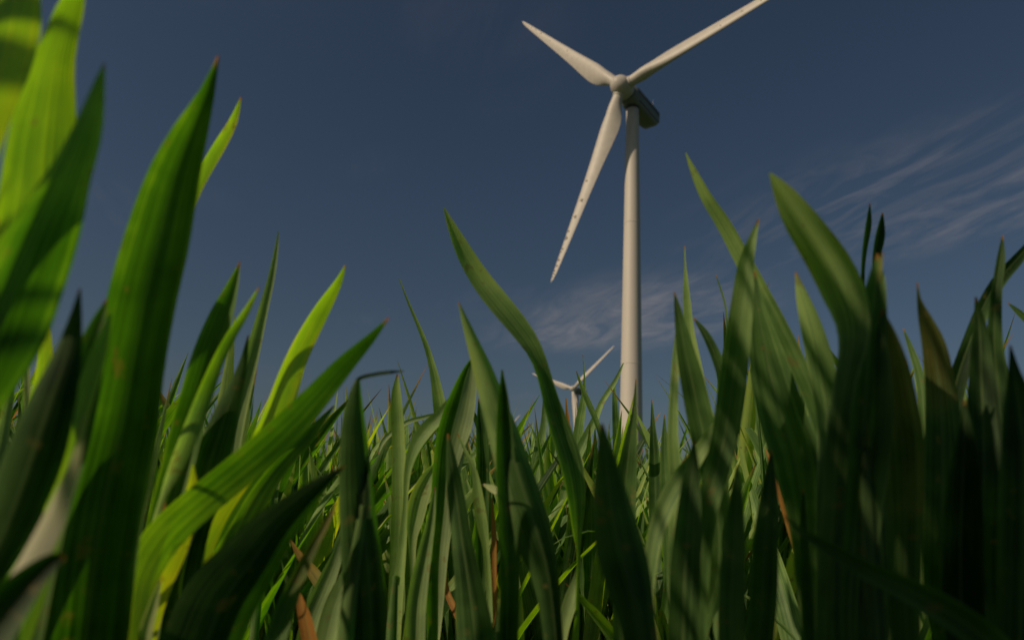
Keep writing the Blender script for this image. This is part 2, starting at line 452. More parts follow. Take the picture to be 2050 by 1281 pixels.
def turbine(X, Y, yaw, phase, label, H=76.9, R=39.9, pitch=0.0, detail=True):
    root = empty('wind_turbine', (X, Y, 0))
    tag(root, label, 'wind turbine', 'white wind turbines in the field')
    n, h, u = frame_of(yaw)
    tw = obj('tower', tower_mesh(H - 1.9), root)
    for z in (25.0, 51.0):
        obj('flange', flange_mesh(z, 2.05 - .87 * z / H), tw)
    # door at the foot
    dz = []
    an0 = math.atan2(-1, -.3)
    for i in range(7):
        an = an0 + (i - 3) * 0.075
        for z in (1.2, 3.6):
            dz.append((2.08 * math.cos(an), 2.08 * math.sin(an), z))
    obj('door', np_mesh('door', dz, [(2 * i, 2 * i + 2, 2 * i + 3, 2 * i + 1) for i in range(6)], NAC_M), tw)
    # nacelle: local axis along -n (backwards), width along h, height along u; a long box, keel bevelled, tail chamfered
    top = np.array([0, 0, H])
    def P(b, w, z): return top - n * b + h * w + u * z
    nacelle = obj('nacelle', None, root) if False else None
    def section(b, w, zt, zb, bev, kb):
        pts = [(-w, zt - bev), (-w + bev, zt), (w - bev, zt), (w, zt - bev), (w, -0.55), (w - 0.03, -0.65), (w - .03, zb + kb), (w - kb * 1.2, zb),
               (-w + kb * 1.2, zb), (-w + .03, zb + kb), (-w + 0.03, -0.65), (-w, -0.55)]
        return np.array([P(b, a, z) for a, z in pts])
    secs = [section(-2.3, 1.15, 1.15, -1.2, .4, .4), section(-1.9, 1.5, 1.5, -1.6, .35, .45), section(-.6, 1.68, 1.75, -1.95, .3, .4),
            section(6.3, 1.68, 1.8, -1.95, .3, .4), section(7.6, 1.66, 1.8, -1.55, .3, .4), section(8.05, 1.6, 1.7, -.7, .3, .3)]
    V, Q, T = loft(secs)
    nac = obj('nacelle', np_mesh('nacelle', V, Q, NAC_M, tris=T, smooth=False), root)
    # raised roof cover and dark seam under it
    def box(b0, b1, w0, w1, z0, z1, name, mat, par):
        c = np.array([P(b, w, z) for b in (b0, b1) for w in (w0, w1) for z in (z0, z1)])
        F = [(0, 1, 3, 2), (4, 6, 7, 5), (0, 4, 5, 1), (2, 3, 7, 6), (0, 2, 6, 4), (1, 5, 7, 3)]
        return obj(name, np_mesh(name, c, F, mat, smooth=False), par)
    for sgn in (-1, 1):
        box(-.4, 7.7, sgn * 1.62, sgn * 1.74, .72, .98, 'side_seam', DARK_M, nac)
        box(-.2, 7.5, sgn * 1.60, sgn * 1.73, -1.15, -1.0, 'side_rail', DARK_M, nac)
    box(.6, 7.4, -1.2, 1.2, 1.78, 2.15, 'roof_cover', NAC_M, nac)
    box(4.6, 6.9, -.9, .9, 2.15, 2.55, 'cooler', DARK_M, nac)
    box(5.9, 5.98, 1.1, 1.18, 1.78, 3.4, 'wind_vane', METAL_M, nac)
    box(5.9, 5.98, -1.18, -1.1, 1.78, 3.2, 'wind_vane', METAL_M, nac)
    # yaw collar
    a = np.linspace(0, 2 * math.pi, 40, endpoint=False)
    rings = [np.stack([r * np.cos(a), r * np.sin(a), np.full_like(a, z)], 1) for r, z in ((1.2, H - 2.3), (1.32, H - 2.28), (1.32, H - 1.85))]
    V, Q, T = loft(rings)
    obj('yaw_collar', np_mesh('yaw_collar', V, Q, DARK_M, tris=T), nac)
    # hub with a rounded nose
    hub = top + n * 4.2
    prof = [(-1.75, 1.5), (-1.65, 1.8), (-.9, 1.93), (0, 1.96), (.8, 1.88), (1.45, 1.62), (1.95, 1.2), (2.3, .7), (2.44, .3), (2.48, .02)]
    a = np.linspace(0, 2 * math.pi, 40, endpoint=False)
    rings = [np.array([hub + n * b + (h * math.cos(x) + u * math.sin(x)) * r for x in a]) for b, r in prof]
    V, Q, T = loft(rings)
    hb = obj('hub', np_mesh('hub', V, Q, BLADE_M, tris=T), root)
    bme, spots, chord, twist = blade_mesh(R, pitch)
    for k in range(3):
        qk = phase + k * 2 * math.pi / 3
        rad = h * math.sin(qk) - u * math.cos(qk)
        tan = h * math.cos(qk) + u * math.sin(qk)
        M = Matrix(((tan[0], n[0], rad[0], hub[0]), (tan[1], n[1], rad[1], hub[1]), (tan[2], n[2], rad[2], hub[2]), (0, 0, 0, 1)))
        b = obj('blade', bme, root)
        b.matrix_local = M
        # root collar
        rings = [np.array([(r * math.cos(x), r * math.sin(x), z) for x in a]) for r, z in ((1.0, 1.6), (1.08, 1.65), (1.08, 2.1), (.98, 2.15))]
        V, Q, T = loft(rings)
        obj('root_collar', np_mesh('root_collar', V, Q, BLADE_M, tris=T), b)
        if detail:
            for (t, xc, sz, st) in spots:
                if k == 1 and t > .7: continue
                if k == 2 and t in (.58, .74): continue
                c, tw_ = chord(t), twist(t)
                th = np.interp(t, [0, .28, .4, .6, 1.0], [.36, .28, .23, .19, .14])
                yt = 5 * th * (0.2969 * math.sqrt(xc) - .126 * xc - .3516 * xc ** 2 + .2843 * xc ** 3 - .1015 * xc ** 4) * c + .04 * c * math.sin(math.pi * xc)
                x, y = (xc - .32) * c, yt
                pos = np.array([x * math.cos(tw_) + y * math.sin(tw_), -x * math.sin(tw_) + y * math.cos(tw_) + 0.5 * t * t + .02, 1.1 + t * (R - 1.1)])
                sc_ = 1.0 if k == 0 else .55
                v, tr = disc_mark('m', pos, np.array([math.sin(tw_), math.cos(tw_), 0]), np.array([0, 0, 1.0]), sz * 32 * sc_, min(.28, c * .22) * sc_, STAIN_M)
                me = bpy.data.meshes.new('oil_stain')
                me.from_pydata([tuple(q_) for q_ in v], [], tr)
                me.materials.append(STAIN_M)
                obj('oil_stain', me, b)
    return root


turbine(20.74, 110.73, 0.6935, -0.3021, 'tall white wind turbine nearest the camera, its tower filling the height right of centre')
turbine(44.8, 427.3, 0.7784, 0.1605, 'small distant white wind turbine low between the leaves, just left of the big tower', detail=False)
_d = 770.0
_v = FW + RT * ((1003 - CX) / F_PX) - UP * ((884 - CY) / F_PX)
_v = _v / _v[1]
turbine(_v[0] * _d, _d, 0.75, 0.2, 'farthest white wind turbine, only one pale blade tip showing behind the long pale leaf', detail=False)

# ------------------------------------------------------------------ leaves
def leaf_mesh(P, side, nrm, w, tone, dry, pale, fold, nu=7, name='leaf'):
    """P (n,3) centre line tip->base, side/nrm (n,3), w (n) real widths"""
    n = len(P)
    us = np.linspace(-1, 1, nu)
    V = np.zeros((n, nu, 3)); 
    hw = w[:, None] * 0.5
    off = (np.abs(us)[None, :] ** 1.6) * hw * np.asarray(fold).reshape(-1, 1)
    shrink = 1 - 0.06 * np.abs(np.asarray(fold)).reshape(-1, 1) * np.abs(us)[None, :]
    V = P[:, None, :] + side[:, None, :] * (us[None, :, None] * hw[:, :, None] * shrink[:, :, None]) + nrm[:, None, :] * off[:, :, None]
    idx = np.arange(n * nu).reshape(n, nu)
    Q = np.stack([idx[:-1, :-1], idx[:-1, 1:], idx[1:, 1:], idx[1:, :-1]], -1).reshape(-1, 4)
    seg = np.concatenate([[0], np.cumsum(np.linalg.norm(np.diff(P, axis=0), axis=1))])
    uv = np.zeros((n, nu, 3)); uv[..., 0] = us[None, :] * 0.5 + .5; uv[..., 1] = seg[:, None]
    rep = lambda a: np.repeat(np.broadcast_to(np.asarray(a, float), (n,)), nu)
    edge = np.abs(us)[None, :] ** 4 * 0.15
    tn = (np.broadcast_to(np.asarray(tone, float), (n,))[:, None] + edge).ravel()
    return V.reshape(-1, 3), Q, dict(tone=tn, dry=rep(dry), pale=rep(pale)), uv.reshape(-1, 3)


def catmull(A, m):
    """resample rows of A smoothly to m rows"""
    A = np.asarray(A, float)
    n = len(A)
    d = np.linalg.norm(np.diff(A[:, :3], axis=0), axis=1) ** 0.5 + 1e-9
    t = np.concatenate([[0], np.cumsum(d)])
    T = np.linspace(0, t[-1], m)
    out = np.zeros((m, A.shape[1]))
    # cubic Hermite with finite-difference tangents
    tan = np.zeros_like(A)
    tan[1:-1] = (A[2:] - A[:-2]) / (t[2:] - t[:-2])[:, None]
    tan[0] = (A[1] - A[0]) / (t[1] - t[0]); tan[-1] = (A[-1] - A[-2]) / (t[-1] - t[-2])
    for k, x in enumerate(T):
        i = min(max(np.searchsorted(t, x, side='right') - 1, 0), n - 2)
        h_ = t[i + 1] - t[i]; u_ = (x - t[i]) / h_
        out[k] = ((2 * u_**3 - 3 * u_**2 + 1) * A[i] + (u_**3 - 2 * u_**2 + u_) * h_ * tan[i]
                  + (-2 * u_**3 + 3 * u_**2) * A[i + 1] + (u_**3 - u_**2) * h_ * tan[i + 1])
    return out


def tube_mesh(P, r, tone=0.35, dry=0.0, k=7):
    P = np.asarray(P, float); n = len(P)
    a = np.linspace(0, 2 * math.pi, k, endpoint=False)
    V = np.zeros((n, k, 3))
    for i in range(n):
        t = P[min(i + 1, n - 1)] - P[max(i - 1, 0)]; t /= np.linalg.norm(t) + 1e-12
        e1 = np.cross(t, [0, 1, 0.1]); e1 /= np.linalg.norm(e1); e2 = np.cross(t, e1)
        V[i] = P[i] + (np.cos(a)[:, None] * e1 + np.sin(a)[:, None] * e2) * r[i]
    idx = np.arange(n * k).reshape(n, k)
    nx = np.roll(idx, -1, axis=1)
    Q = np.stack([idx[:-1], nx[:-1], nx[1:], idx[1:]], -1).reshape(-1, 4)
    uv = np.zeros((n, k, 3)); uv[..., 0] = np.linspace(0, 1, k)[None, :]; uv[..., 1] = P[:, 2][:, None]
    one = np.ones(n * k)
    return V.reshape(-1, 3), Q, dict(tone=one * tone, dry=one * dry, pale=one * 0), uv.reshape(-1, 3)


def at(px, py, d):
    return CAM + d * (FW + RT * ((px - CX) / F_PX) - UP * ((py - CY) / F_PX))


def stem_radius(z): return 0.0024 - 0.0035 * min(z, .3)


HERO = []


def hero(name, label, leaves, stem=True):
    """leaves: list of dict(p=[(x,y,w)...] tip first, d=(tip, base) metres, tw, tone, dry, pale, fold)"""
    built = []
    for lf in leaves:
        A = np.array(lf['p'], float)
        d0, d1 = lf['d'] if isinstance(lf['d'], tuple) else (lf['d'], lf['d'])
        L = np.concatenate([[0], np.cumsum(np.hypot(*np.diff(A[:, :2], axis=0).T))]); L /= L[-1]
        dd = d0 + (d1 - d0) * L
        tw = lf.get('tw', 0.3)
        P3 = np.array([at(x, y, d) for (x, y, _), d in zip(A, dd)])
        wr = A[:, 2] * dd / F_PX / max(math.cos(tw), .35)
        built.append((lf, np.column_stack([P3, wr]), tw))
    base = np.mean([b[1][-1, :3] for b in built], axis=0)
    low = min(b[1][-1, 2] for b in built)
    sx, sy = base[0], base[1]
    root = empty('cereal_plant', (sx, sy, 0))
    tag(root, label, 'plant', 'large foreground cereal plants')
    O = np.array([sx, sy, 0])
    nodes = []
    for lf, B, tw in built:
        endp = B[-1, :3]
        tdir = B[-1, :3] - B[-2, :3]; tdir /= np.linalg.norm(tdir)
        # continue the blade down into its stem
        zt = max(0.012, endp[2] - max(0.035, 0.9 * math.hypot(endp[0] - sx, endp[1] - sy)))
        zt = min(zt, max(endp[2] - .01, .005))
        tgt = np.array([sx, sy, zt])
        gap = np.linalg.norm(tgt - endp)
        ext = []
        for u_ in (0.35, 0.7, 1.0):
            c1 = endp + tdir * gap * .4; c2 = tgt + np.array([0, 0, gap * .35])
            pt = (1 - u_)**3 * endp + 3 * (1 - u_)**2 * u_ * c1 + 3 * (1 - u_) * u_ * u_ * c2 + u_**3 * tgt
            ext.append([*pt, B[-1, 3] * (1 - u_) + .005 * u_])
        nodes.append(zt)
        m0 = len(B)
        A4 = np.vstack([B, ext])
        R4 = catmull(A4, 34)
        n = len(R4); P = R4[:, :3]
        w = np.maximum(R4[:, 3], 0.0004)
        T = np.gradient(P, axis=0); T /= np.linalg.norm(T, axis=1)[:, None] + 1e-12
        if lf.get('flat'):
            Vd = np.tile(np.array(lf['flat'], float), (n, 1))
        else:
            Vd = P - CAM
        Vd = Vd / np.linalg.norm(Vd, axis=1)[:, None]
        S = np.cross(T, Vd); S /= np.linalg.norm(S, axis=1)[:, None] + 1e-12
        Vp = np.cross(S, T); Vp /= np.linalg.norm(Vp, axis=1)[:, None]     # away from viewer, square to the blade
        Vp *= np.sign((Vp * Vd).sum(1))[:, None]
        f_ = np.linspace(0, 1, n)
        twv = tw + lf.get('dtw', 0.0) * f_
        side = S * np.cos(twv)[:, None] - Vp * np.sin(twv)[:, None]
        nrm = -Vp * np.cos(twv)[:, None] - S * np.sin(twv)[:, None]
        tone = lf.get('tone', .4)
        tone = np.interp(f_, np.linspace(0, 1, len(tone)), tone) if isinstance(tone, (list, tuple)) else np.full(n, tone)
        dryv = lf.get('dry', 0.0)
        dr = np.interp(f_, np.linspace(0, 1, len(dryv)), dryv) if isinstance(dryv, (list, tuple)) else np.full(n, dryv)
        tip = lf.get('tip', 1.0)
        dr = np.maximum(dr, tip * np.clip(1 - f_ / 0.026, 0, 1) ** .6)
        pv = lf.get('pale', 0.0)
        pl = np.interp(f_, np.linspace(0, 1, len(pv)), pv) if isinstance(pv, (list, tuple)) else np.full(n, pv)
        seg = np.cumsum(np.r_[0, np.linalg.norm(np.diff(P, axis=0), axis=1)])
        ph = rng.uniform(0, 6)
        P = P + nrm * (0.0009 * np.sin(seg * 95 + ph))[:, None]
        fold = lf.get('fold', 0.35)
        V, Q, at_, uv = leaf_mesh(P - O, side, nrm, w, tone, dr, pl, np.full(n, fold), 9)
        me = np_mesh('leaf', V, Q, LEAF, at_, uv)
        o = obj('leaf', me, root)
        if lf.get('label'): o['label'] = lf['label']
    zt = max(nodes) + 0.004
    zs = np.linspace(-0.02, zt, 8)
    V, Q, a_, uv = tube_mesh(np.array([[0.0015 * math.sin(z * 40), 0, z] for z in zs]), [0.0027] * 5 + [.0026, .0024, .0012], .35)
    obj('stem', np_mesh('stem', V, Q, LEAF, a_, uv), root)
    return root


def lf(p, d, tw=.3, tone=.4, **k):
    return dict(p=p, d=d, tw=tw, tone=tone, **k)


# ---- left edge, very close to the lens
hero('cereal_plant', 'brightest lime leaf cut by the top left corner of the picture', [
    lf([(34, -170, 8), (22, -80, 50), (8, 0, 84), (-4, 100, 84), (-22, 220, 64), (-50, 400, 36), (-90, 700, 14)], (.121, .115), -.9, [.6, .62, .55], tip=.3)])
hero('cereal_plant', 'broad green leaf leaving the top edge near the left, its right side brownish', [
    lf([(168, -40, 4), (140, 0, 40), (106, 100, 64), (78, 200, 98), (50, 300, 125), (22, 450, 130), (-30, 650, 80), (-90, 900, 20)], (.139, .133), -.75, [.55, .5, .3], fold=.5),
    lf([(128, 190, 3), (112, 240, 16), (100, 310, 20), (84, 400, 20), (60, 520, 18)], (.19, .18), -.6, .7)])
hero('cereal_plant', 'blurred leaf with pointed bright tip, second from the left edge', [
    lf([(207, 126, 3), (190, 170, 22), (162, 250, 50), (125, 340, 72), (82, 440, 112), (42, 550, 132), (-5, 680, 130), (-70, 850, 60), (-130, 1000, 16)], (.123, .114), -.8, [.7, .6, .45, .65, .7], fold=.3, tip=.8)])
hero('cereal_plant', 'short lime leaf with a pale blunt tip against the sky at far left', [
    lf([(38, 226, 8), (48, 270, 26), (62, 320, 36), (64, 372, 30), (58, 440, 22), (45, 560, 18)], (.2, .19), -.9, .8, tip=1.0)])
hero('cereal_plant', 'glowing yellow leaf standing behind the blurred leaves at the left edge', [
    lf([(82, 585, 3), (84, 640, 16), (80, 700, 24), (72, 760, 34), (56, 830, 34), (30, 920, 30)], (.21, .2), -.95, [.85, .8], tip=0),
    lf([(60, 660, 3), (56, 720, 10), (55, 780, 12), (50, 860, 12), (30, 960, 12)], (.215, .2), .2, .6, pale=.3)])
hero('cereal_plant', 'thin pale bluish leaf low at the very left edge', [
    lf([(48, 690, 3), (30, 710, 8), (24, 760, 12), (14, 820, 18), (2, 890, 22), (-14, 980, 20)], (.3, .28), -.1, .55, pale=.15)])
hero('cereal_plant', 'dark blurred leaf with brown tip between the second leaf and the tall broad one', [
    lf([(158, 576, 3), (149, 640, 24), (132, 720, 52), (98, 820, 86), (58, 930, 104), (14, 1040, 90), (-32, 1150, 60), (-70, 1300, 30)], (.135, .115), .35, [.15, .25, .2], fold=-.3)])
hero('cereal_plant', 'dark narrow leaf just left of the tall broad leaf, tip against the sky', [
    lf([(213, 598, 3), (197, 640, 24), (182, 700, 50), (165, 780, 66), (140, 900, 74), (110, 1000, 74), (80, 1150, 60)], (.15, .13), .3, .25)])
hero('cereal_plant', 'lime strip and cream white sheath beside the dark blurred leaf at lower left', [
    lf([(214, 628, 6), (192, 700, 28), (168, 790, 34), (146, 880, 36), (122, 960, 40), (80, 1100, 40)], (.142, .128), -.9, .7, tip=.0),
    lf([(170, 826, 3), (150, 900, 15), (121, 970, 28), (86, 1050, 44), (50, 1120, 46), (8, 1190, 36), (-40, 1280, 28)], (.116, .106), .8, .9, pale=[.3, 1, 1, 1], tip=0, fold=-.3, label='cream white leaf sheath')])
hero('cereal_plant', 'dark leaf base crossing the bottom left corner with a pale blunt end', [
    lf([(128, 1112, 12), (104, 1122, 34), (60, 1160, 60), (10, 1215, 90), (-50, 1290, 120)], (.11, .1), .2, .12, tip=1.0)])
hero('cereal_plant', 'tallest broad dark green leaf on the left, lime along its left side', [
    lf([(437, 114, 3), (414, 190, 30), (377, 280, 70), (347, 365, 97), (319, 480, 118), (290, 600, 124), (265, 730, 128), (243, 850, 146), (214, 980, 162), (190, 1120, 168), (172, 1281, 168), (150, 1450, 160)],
       (.168, .158), .02, [.32, .36, .2, .06, .0], fold=.8, dtw=.15)])  # tone falls to black at the base, painting in neighbouring leaves' shade
hero('cereal_plant', 'small lime leaf poking out right of the tallest broad leaf', [
    lf([(479, 195, 3), (461, 240, 16), (435, 290, 23), (408, 345, 23), (392, 385, 19), (370, 450, 15), (330, 600, 14)], (.25, .22), -.8, .75)])
# ---- left centre
hero('cereal_plant', 'brown-tipped upright leaf, left half dark and right half paler, left of the yellow leaf', [
    lf([(479, 523, 2), (466, 575, 25), (448, 635, 46), (424, 710, 56), (400, 790, 58), (375, 880, 62), (350, 980, 62), (325, 1100, 60), (300, 1260, 50)], (.22, .2), .3, [.4, .35, .3], fold=.7)])
hero('cereal_plant', 'narrow leaf whose pale lower end touches a rust coloured stub, left centre', [
    lf([(521, 576, 3), (494, 625, 14), (461, 675, 20), (430, 730, 24), (400, 800, 32), (370, 880, 34), (342, 955, 24), (326, 1000, 12)], (.2, .185), -.5, [.6, .55, .45, .45], pale=[0, 0, .25, .3]),
    lf([(328, 985, 6), (322, 1020, 18), (316, 1060, 20), (306, 1110, 16), (300, 1200, 12)], (.19, .185), .3, .5, dry=1.0, label='rust coloured withered leaf')])
hero('cereal_plant', 'tall thin pale green leaf, highest of the cluster left of centre', [
    lf([(557, 462, 2), (553, 500, 8), (543, 560, 14), (528, 620, 19), (510, 690, 26), (490, 760, 36), (470, 840, 42), (455, 930, 42), (438, 1020, 36), (420, 1150, 26)], (.28, .26), .1, [.6, .62, .55], pale=.12, tip=.3)])
hero('cereal_plant', 'dark leaf with tiny pale tip between the thin pale leaf and the two-toned leaf', [
    lf([(497, 670, 2), (482, 740, 20), (457, 810, 42), (432, 890, 62), (405, 980, 68), (375, 1090, 66), (340, 1250, 60)], (.22, .2), .2, .2, fold=-.2),
    lf([(388, 930, 3), (378, 980, 22), (357, 1030, 38), (336, 1090, 48), (310, 1180, 40)], (.185, .18), -.9, .75, tip=0)])
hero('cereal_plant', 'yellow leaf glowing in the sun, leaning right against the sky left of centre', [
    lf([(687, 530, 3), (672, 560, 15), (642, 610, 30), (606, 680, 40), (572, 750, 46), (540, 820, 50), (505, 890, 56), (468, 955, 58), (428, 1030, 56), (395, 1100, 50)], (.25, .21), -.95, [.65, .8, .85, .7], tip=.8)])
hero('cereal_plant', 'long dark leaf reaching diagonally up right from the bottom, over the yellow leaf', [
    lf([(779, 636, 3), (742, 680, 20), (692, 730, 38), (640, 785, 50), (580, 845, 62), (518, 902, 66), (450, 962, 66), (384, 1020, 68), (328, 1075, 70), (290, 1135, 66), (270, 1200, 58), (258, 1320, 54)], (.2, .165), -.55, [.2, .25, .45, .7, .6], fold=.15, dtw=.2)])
hero('cereal_plant', 'folded leaf under the long diagonal leaf with a thin dark tip', [
    lf([(669, 812, 3), (640, 845, 16), (610, 880, 27), (578, 912, 34), (540, 955, 44), (500, 1015, 58), (466, 1085, 62), (430, 1180, 60), (400, 1300, 56)], (.24, .21), -.1, [.3, .45, .4, .3], fold=.6)])
hero('cereal_plant', 'slim light green leaf behind the yellow leaf, brownish tip', [
    lf([(612, 688, 3), (603, 740, 12), (590, 780, 18), (575, 830, 22), (560, 900, 20), (548, 1000, 16)], (.4, .38), .1, .45)])
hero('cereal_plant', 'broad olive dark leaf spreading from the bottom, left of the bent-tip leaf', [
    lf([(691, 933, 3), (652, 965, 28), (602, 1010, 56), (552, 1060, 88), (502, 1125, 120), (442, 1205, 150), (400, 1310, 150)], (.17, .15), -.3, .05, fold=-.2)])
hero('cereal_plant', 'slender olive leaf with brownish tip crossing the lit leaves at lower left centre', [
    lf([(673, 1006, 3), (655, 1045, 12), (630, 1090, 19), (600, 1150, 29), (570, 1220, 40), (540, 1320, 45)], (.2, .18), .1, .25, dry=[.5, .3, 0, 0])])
hero('cereal_plant', 'yellowish leaf tip at the bottom edge under the long diagonal leaf', [
    lf([(319, 1163, 4), (306, 1210, 20), (293, 1260, 26), (285, 1340, 26)], (.17, .165), .2, .8, pale=.3)])
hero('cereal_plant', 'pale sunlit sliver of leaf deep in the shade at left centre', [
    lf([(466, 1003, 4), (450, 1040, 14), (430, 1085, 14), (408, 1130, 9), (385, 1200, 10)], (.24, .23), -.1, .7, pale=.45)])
# ---- centre
hero('cereal_plant', 'dark broad leaf standing upright with its tip bent flat to the right', [
    lf([(716, 758, 8), (712, 790, 26), (712, 850, 48), (718, 920, 62), (725, 1000, 72), (733, 1080, 80), (738, 1160, 84), (740, 1240, 82), (740, 1340, 80)], (.205, .19), -.45, [.3, .15, .03, .05], fold=-.5, tip=0),  # near-black tone painted for a blade turned away from the sun
    lf([(809, 743, 2), (782, 745, 7), (752, 749, 8), (720, 757, 8), (712, 770, 7), (712, 800, 10)], (.2, .205), .1, .05, tip=0, label='bent dark leaf tip')])
hero('cereal_plant', 'narrow upright leaf with an orange tip right of the bent-tip leaf', [
    lf([(797, 749, 3), (795, 790, 20), (797, 850, 25), (800, 920, 28), (803, 1000, 33), (800, 1080, 33), (795, 1160, 31), (790, 1300, 28)], (.35, .33), .3, [.6, .5, .45], fold=.4)])
hero('cereal_plant', 'thin wiry green leaf leaning left, rising alone against the sky at centre', [
    lf([(799, 556, 2), (820, 610, 5), (845, 670, 9), (862, 720, 13), (874, 770, 20), (883, 825, 28), (888, 880, 26), (890, 960, 22), (888, 1080, 20)], (.4, .39), .15, .5, tip=.2),
    lf([(757, 908, 3), (766, 885, 9), (785, 866, 9), (815, 846, 9), (848, 836, 8), (872, 832, 8), (884, 850, 8), (888, 900, 8)], (.37, .39), -.2, .55, pale=.15)])
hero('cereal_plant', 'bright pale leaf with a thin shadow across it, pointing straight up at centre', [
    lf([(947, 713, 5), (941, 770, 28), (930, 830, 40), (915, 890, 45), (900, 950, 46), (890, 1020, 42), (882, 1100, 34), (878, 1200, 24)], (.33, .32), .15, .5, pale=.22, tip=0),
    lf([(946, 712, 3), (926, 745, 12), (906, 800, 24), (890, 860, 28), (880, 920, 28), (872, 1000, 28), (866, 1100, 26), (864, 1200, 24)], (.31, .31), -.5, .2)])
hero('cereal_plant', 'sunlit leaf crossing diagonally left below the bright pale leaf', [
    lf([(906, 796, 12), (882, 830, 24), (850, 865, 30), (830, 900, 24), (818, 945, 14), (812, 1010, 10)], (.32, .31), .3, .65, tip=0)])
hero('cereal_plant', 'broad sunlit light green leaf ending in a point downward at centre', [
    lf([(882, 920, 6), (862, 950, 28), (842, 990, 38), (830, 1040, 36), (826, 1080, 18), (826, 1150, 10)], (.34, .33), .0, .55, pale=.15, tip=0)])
hero('cereal_plant', 'dark green narrow leaf right of the bright pale leaf', [
    lf([(959, 798, 3), (963, 860, 22), (965, 930, 27), (965, 1000, 28), (963, 1120, 24)], (.38, .37), -.2, .25)])
hero('cereal_plant', 'tall curved leaf leaning left across the sky between the turbines and the bright pale leaf', [
    lf([(887, 417, 2), (900, 450, 16), (925, 500, 33), (955, 550, 42), (990, 600, 48), (1020, 640, 47), (1050, 680, 42), (1072, 715, 34), (1090, 760, 32), (1105, 810, 38), (1122, 870, 50), (1137, 930, 52), (1148, 1000, 42), (1154, 1060, 24), (1160, 1110, 8), (1158, 1180, 8)],
       (.3, .27), -.55, [.7, .5, .25, .25, .45, .5], fold=.25, dtw=-.3, tip=.3),
    lf([(1162, 1112, 3), (1155, 1160, 17), (1142, 1205, 28), (1130, 1250, 24), (1126, 1300, 14)], (.29, .28), .1, .55, pale=.1, tip=0)])
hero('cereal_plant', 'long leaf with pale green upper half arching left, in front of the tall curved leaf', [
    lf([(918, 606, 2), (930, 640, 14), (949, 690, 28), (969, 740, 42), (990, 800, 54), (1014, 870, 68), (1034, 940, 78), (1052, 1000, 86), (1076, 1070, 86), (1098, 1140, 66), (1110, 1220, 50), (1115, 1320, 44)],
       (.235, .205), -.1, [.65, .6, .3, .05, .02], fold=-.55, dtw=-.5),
    lf([(1003, 740, 3), (1006, 800, 22), (1010, 880, 36), (1013, 980, 42), (1016, 1100, 42), (1018, 1300, 38)], (.225, .21), -.4, .1, tip=0)])
hero('cereal_plant', 'dark green upright leaf in front of the crop, left of the long arching leaf', [
    lf([(897, 868, 4), (905, 930, 24), (915, 1000, 36), (925, 1080, 42), (937, 1160, 54), (950, 1250, 74), (960, 1350, 84)], (.25, .22), -.1, .15, fold=-.3),
    lf([(915, 868, 3), (936, 910, 8), (951, 945, 12), (958, 990, 21), (966, 1050, 23), (973, 1100, 14), (980, 1200, 12)], (.3, .29), .2, .6)])
hero('cereal_plant', 'small pale leaf pointing left, tucked under the long arching leaf', [
    lf([(966, 968, 3), (982, 976, 14), (1004, 990, 17), (1012, 1030, 12), (1012, 1090, 8)], (.28, .26), -.1, .7, pale=.35)])
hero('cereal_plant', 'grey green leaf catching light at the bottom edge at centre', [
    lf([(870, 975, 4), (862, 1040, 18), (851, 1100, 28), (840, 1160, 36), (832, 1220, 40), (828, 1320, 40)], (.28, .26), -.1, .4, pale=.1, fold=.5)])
hero('cereal_plant', 'pale green sunlit leaf at the bottom, just left of the dark bent-tip leaf', [
    lf([(691, 1053, 3), (676, 1110, 22), (652, 1170, 36), (626, 1230, 38), (605, 1310, 36)], (.3, .28), .1, .5, pale=.12)])
hero('cereal_plant', 'green sunlit leaf at the bottom, partly behind the dark bent-tip leaf', [
    lf([(702, 1115, 4), (692, 1160, 28), (670, 1220, 44), (648, 1310, 44)], (.27, .25), .2, .5, pale=.05)])
hero('cereal_plant', 'orange withered leaf tip at the bottom edge, left centre', [
    lf([(596, 1178, 3), (604, 1210, 18), (616, 1250, 28), (628, 1320, 32)], (.25, .24), .3, .6, dry=[1, .9, .7, .4])])
hero('cereal_plant', 'leaf with orange edge slanting down right behind the sunlit leaves at lower left centre', [
    lf([(580, 1078, 3), (600, 1112, 14), (630, 1150, 24), (655, 1190, 28), (672, 1240, 26), (680, 1320, 20)], (.34, .32), .1, .7, dry=[.7, .6, .45, 0, 0])])
hero('cereal_plant', 'thin rust coloured stalk leaf among the green at lower centre', [
    lf([(984, 998, 3), (988, 1060, 10), (990, 1120, 10), (990, 1220, 9)], (.33, .32), .2, .5, dry=1.0),
    lf([(918, 1025, 3), (908, 1050, 9), (895, 1080, 9), (888, 1130, 8)], (.36, .35), .2, .5, dry=1.0)])
hero('cereal_plant', 'small yellow green leaf tip at the bottom edge at centre', [
    lf([(913, 1213, 4), (916, 1250, 14), (918, 1320, 14)], (.26, .25), -.5, .9)])
